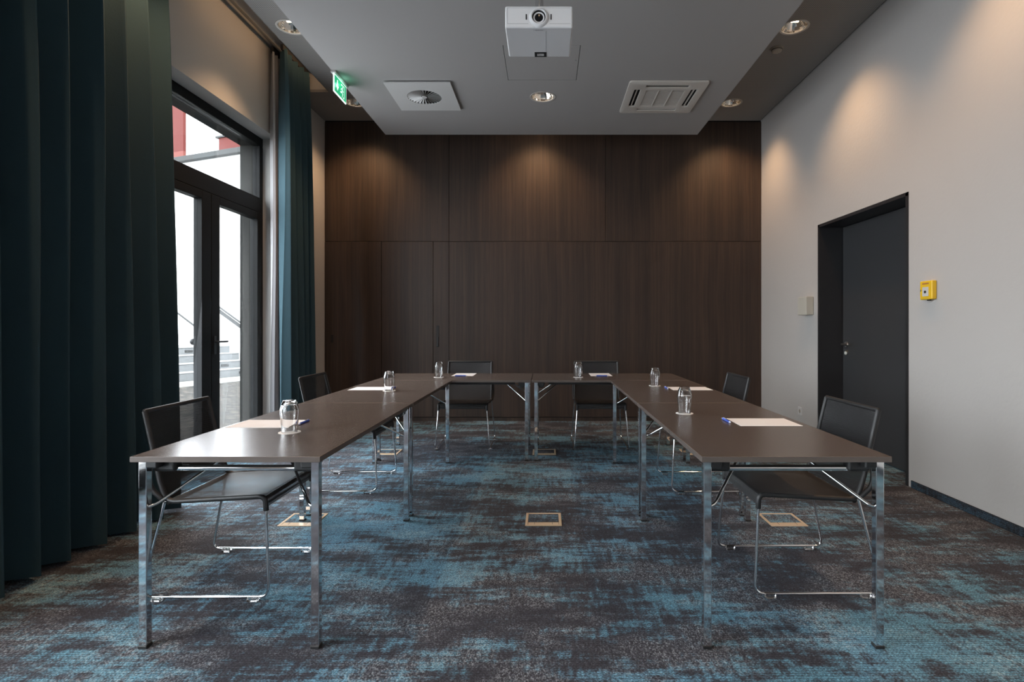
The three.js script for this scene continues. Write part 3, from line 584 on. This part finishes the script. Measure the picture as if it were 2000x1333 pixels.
{ // emergency exit sign, lit from inside
  const t = thing('exit_sign', 'lit green emergency exit sign hanging at the edge of the lowered ceiling', 'exit sign', [-1.825, BH, -4.855]);
  const tex = canvasTex(512, 256, (c, w, h) => {
    c.fillStyle = '#12a06c'; c.fillRect(0, 0, w, h); c.fillStyle = '#eafff4';
    c.beginPath(); c.moveTo(105, 40); c.lineTo(145, 40); c.lineTo(145, 130); c.lineTo(185, 130); c.lineTo(125, 215); c.lineTo(65, 130); c.lineTo(105, 130); c.closePath(); c.fill();
    c.fillRect(280, 28, 150, 16); c.fillRect(414, 28, 16, 205); c.fillRect(280, 28, 16, 40); c.fillRect(370, 217, 60, 16);
    c.beginPath(); c.arc(352, 70, 17, 0, 7); c.fill(); c.lineWidth = 22; c.strokeStyle = '#eafff4'; c.lineCap = 'round'; c.lineJoin = 'round';
    c.beginPath(); c.moveTo(340, 98); c.lineTo(322, 145); c.lineTo(350, 175); c.lineTo(332, 225); c.stroke();
    c.beginPath(); c.moveTo(320, 148); c.lineTo(292, 170); c.lineTo(258, 170); c.stroke(); c.lineWidth = 14;
    c.beginPath(); c.moveTo(338, 100); c.lineTo(300, 100); c.lineTo(280, 128); c.moveTo(342, 102); c.lineTo(366, 130); c.lineTo(390, 124); c.stroke();
  });
  const face = std({ map: tex, emissive: lin(1, 1, 1), emissiveMap: tex, emissiveIntensity: 0.9, roughness: 0.3 });
  const edge = std({ color: lin(0.75, 0.85, 0.82), emissive: lin(0.80, 1.0, 0.95), emissiveIntensity: 0.9, roughness: 0.3 });
  part('housing', rbox(0.045, 0.018, 0.31, 0.004, 0, -0.009, 0), M.white, t);
  part('light_plate', rbox(0.010, 0.158, 0.29, 0.002, 0, -0.096, 0, 1), edge, t);
  for (const s of [1, -1]) part('pictogram', new THREE.PlaneGeometry(0.272, 0.140).rotateY(s * Math.PI / 2).translate(s * 0.0056, -0.096, 0), face, t);
  const l = new THREE.PointLight(lin(0.35, 1.0, 0.72), 0.008, 0, 2); l.position.set(-1.825 + 0.04, BH - 0.06, -4.855); l.castShadow = true; scene.add(l);
}
{ // round detector in the perforated ceiling
  const t = thing('smoke_detector', 'small round detector on the perforated ceiling between two downlights', 'detector', [2.15, CH, -5.1]);
  part('base', cyl(0.056, 0.058, 0.016, 0, -0.008, 0, 32), M.sensor, t);
  part('head', lathe([[0.0, -0.040], [0.028, -0.039], [0.042, -0.032], [0.048, -0.022], [0.048, -0.016]], 32), M.sensor, t);
  part('slit', new THREE.TorusGeometry(0.0475, 0.003, 8, 32).rotateX(Math.PI / 2).translate(0, -0.020, 0), M.dark, t);
}

// ---------------------------------------------------------------- fittings on the right wall
{ // yellow call point
  const t = thing('alarm_call_point', 'yellow manual call point box on the wall beside the black door', 'alarm box', [XR, 1.452, -3.865], 0);
  part('box', rbox(0.036, 0.132, 0.125, 0.008, -0.018, 0, 0, 3), M.yellow, t);
  const wn = part('push_window', rbox(0.004, 0.066, 0.062, 0.002, -0.0365, -0.010, -0.002, 1), M.white, t);
  part('button', new THREE.CylinderGeometry(0.0095, 0.0095, 0.004, 20).rotateZ(Math.PI / 2).translate(-0.0390, -0.012, -0.002), M.dark, wn);
  part('inscription', [rbox(0.001, 0.010, 0.066, 0.0004, -0.0362, 0.046, -0.002, 1)], std({ color: lin(0.42, 0.16, 0.06), roughness: 0.6 }), t);
  part('keyhole', new THREE.CylinderGeometry(0.006, 0.006, 0.003, 16).rotateZ(Math.PI / 2).translate(-0.0365, 0.0, -0.050), M.steel, t);
  part('reset_tab', rbox(0.012, 0.010, 0.030, 0.002, -0.020, -0.070, 0.012, 1), M.dark, t);
}
{ // wall sounder
  const t = thing('wall_sounder', 'plain beige wall box between the wood wall and the black door', 'wall box', [XR, 1.405, -5.645], 0);
  part('cover', rbox(0.072, 0.186, 0.19, 0.006, -0.041, 0, 0, 3), M.beige, t);
  part('back_plate', rbox(0.006, 0.178, 0.18, 0.002, -0.003, 0, 0, 1), M.sensor, t);
}
{ // socket outlet
  const t = thing('wall_socket', 'white power socket low on the wall beside the black door', 'socket', [XR, 0.292, -5.84], 0);
  part('plate', rbox(0.010, 0.084, 0.084, 0.003, -0.005, 0, 0), M.white, t);
  part('well', new THREE.CylinderGeometry(0.02, 0.02, 0.002, 24).rotateZ(Math.PI / 2).translate(-0.0105, 0, 0), M.sensor, t);
  for (const y of [-0.0095, 0.0095]) part('pin_hole', new THREE.CylinderGeometry(0.0028, 0.0028, 0.002, 10).rotateZ(Math.PI / 2).translate(-0.0118, y, 0), M.dark, t);
}

// ---------------------------------------------------------------- floor boxes
const BOXES = [
  [-0.014, 3.39, 'brass framed floor box in the open middle of the carpet'], [-0.014, 5.20, 'brass framed floor box under the far crosswise tables'],
  [1.46, 3.385, 'brass framed floor box under the nearest chair on the black door side'], [-1.497, 3.385, 'brass framed floor box beneath the window-side tables, nearest the big curtain'],
  [-1.497, 5.20, 'brass framed floor box under the far table corner near the window'], [1.40, 5.20, 'brass framed floor box under the far table corner near the black door'],
];
for (const [x, d, label] of BOXES) {
  const t = thing('floor_box', label, 'floor box', [x, 0, -d], 0, 'floor boxes');
  const w = 0.110, b = 0.016;
  part('frame', [rbox(2 * w, 0.005, b, 0.0015, 0, 0.0025, -w + b / 2, 1), rbox(b, 0.005, 2 * w - 2 * b, 0.0015, -w + b / 2, 0.0025, 0, 1), rbox(b, 0.005, 2 * w - 2 * b, 0.0015, w - b / 2, 0.0025, 0, 1), rbox(2 * w, 0.005, b, 0.0015, 0, 0.0025, w - b / 2, 1)], M.brass, t);
  const fl = part('cable_flap', rbox(2 * w - 2 * b - 0.003, 0.004, 0.038, 0.001, 0, 0.0022, w - b - 0.021, 1), M.brass, t);
  part('cable_notch', [box(-0.055, -0.053, 0.004, 0.0046, w - b - 0.039, w - b - 0.004), box(0.053, 0.055, 0.004, 0.0046, w - b - 0.039, w - b - 0.004)], M.dark, fl);
  const lid = carpetUV(rbox(2 * w - 2 * b - 0.003, 0.004, 2 * w - 2 * b - 0.044, 0.001, 0, 0.0022, -0.0205, 1), x, d);
  part('lid', lid, M.carpet, t);
}

renderer.render(scene, camera);
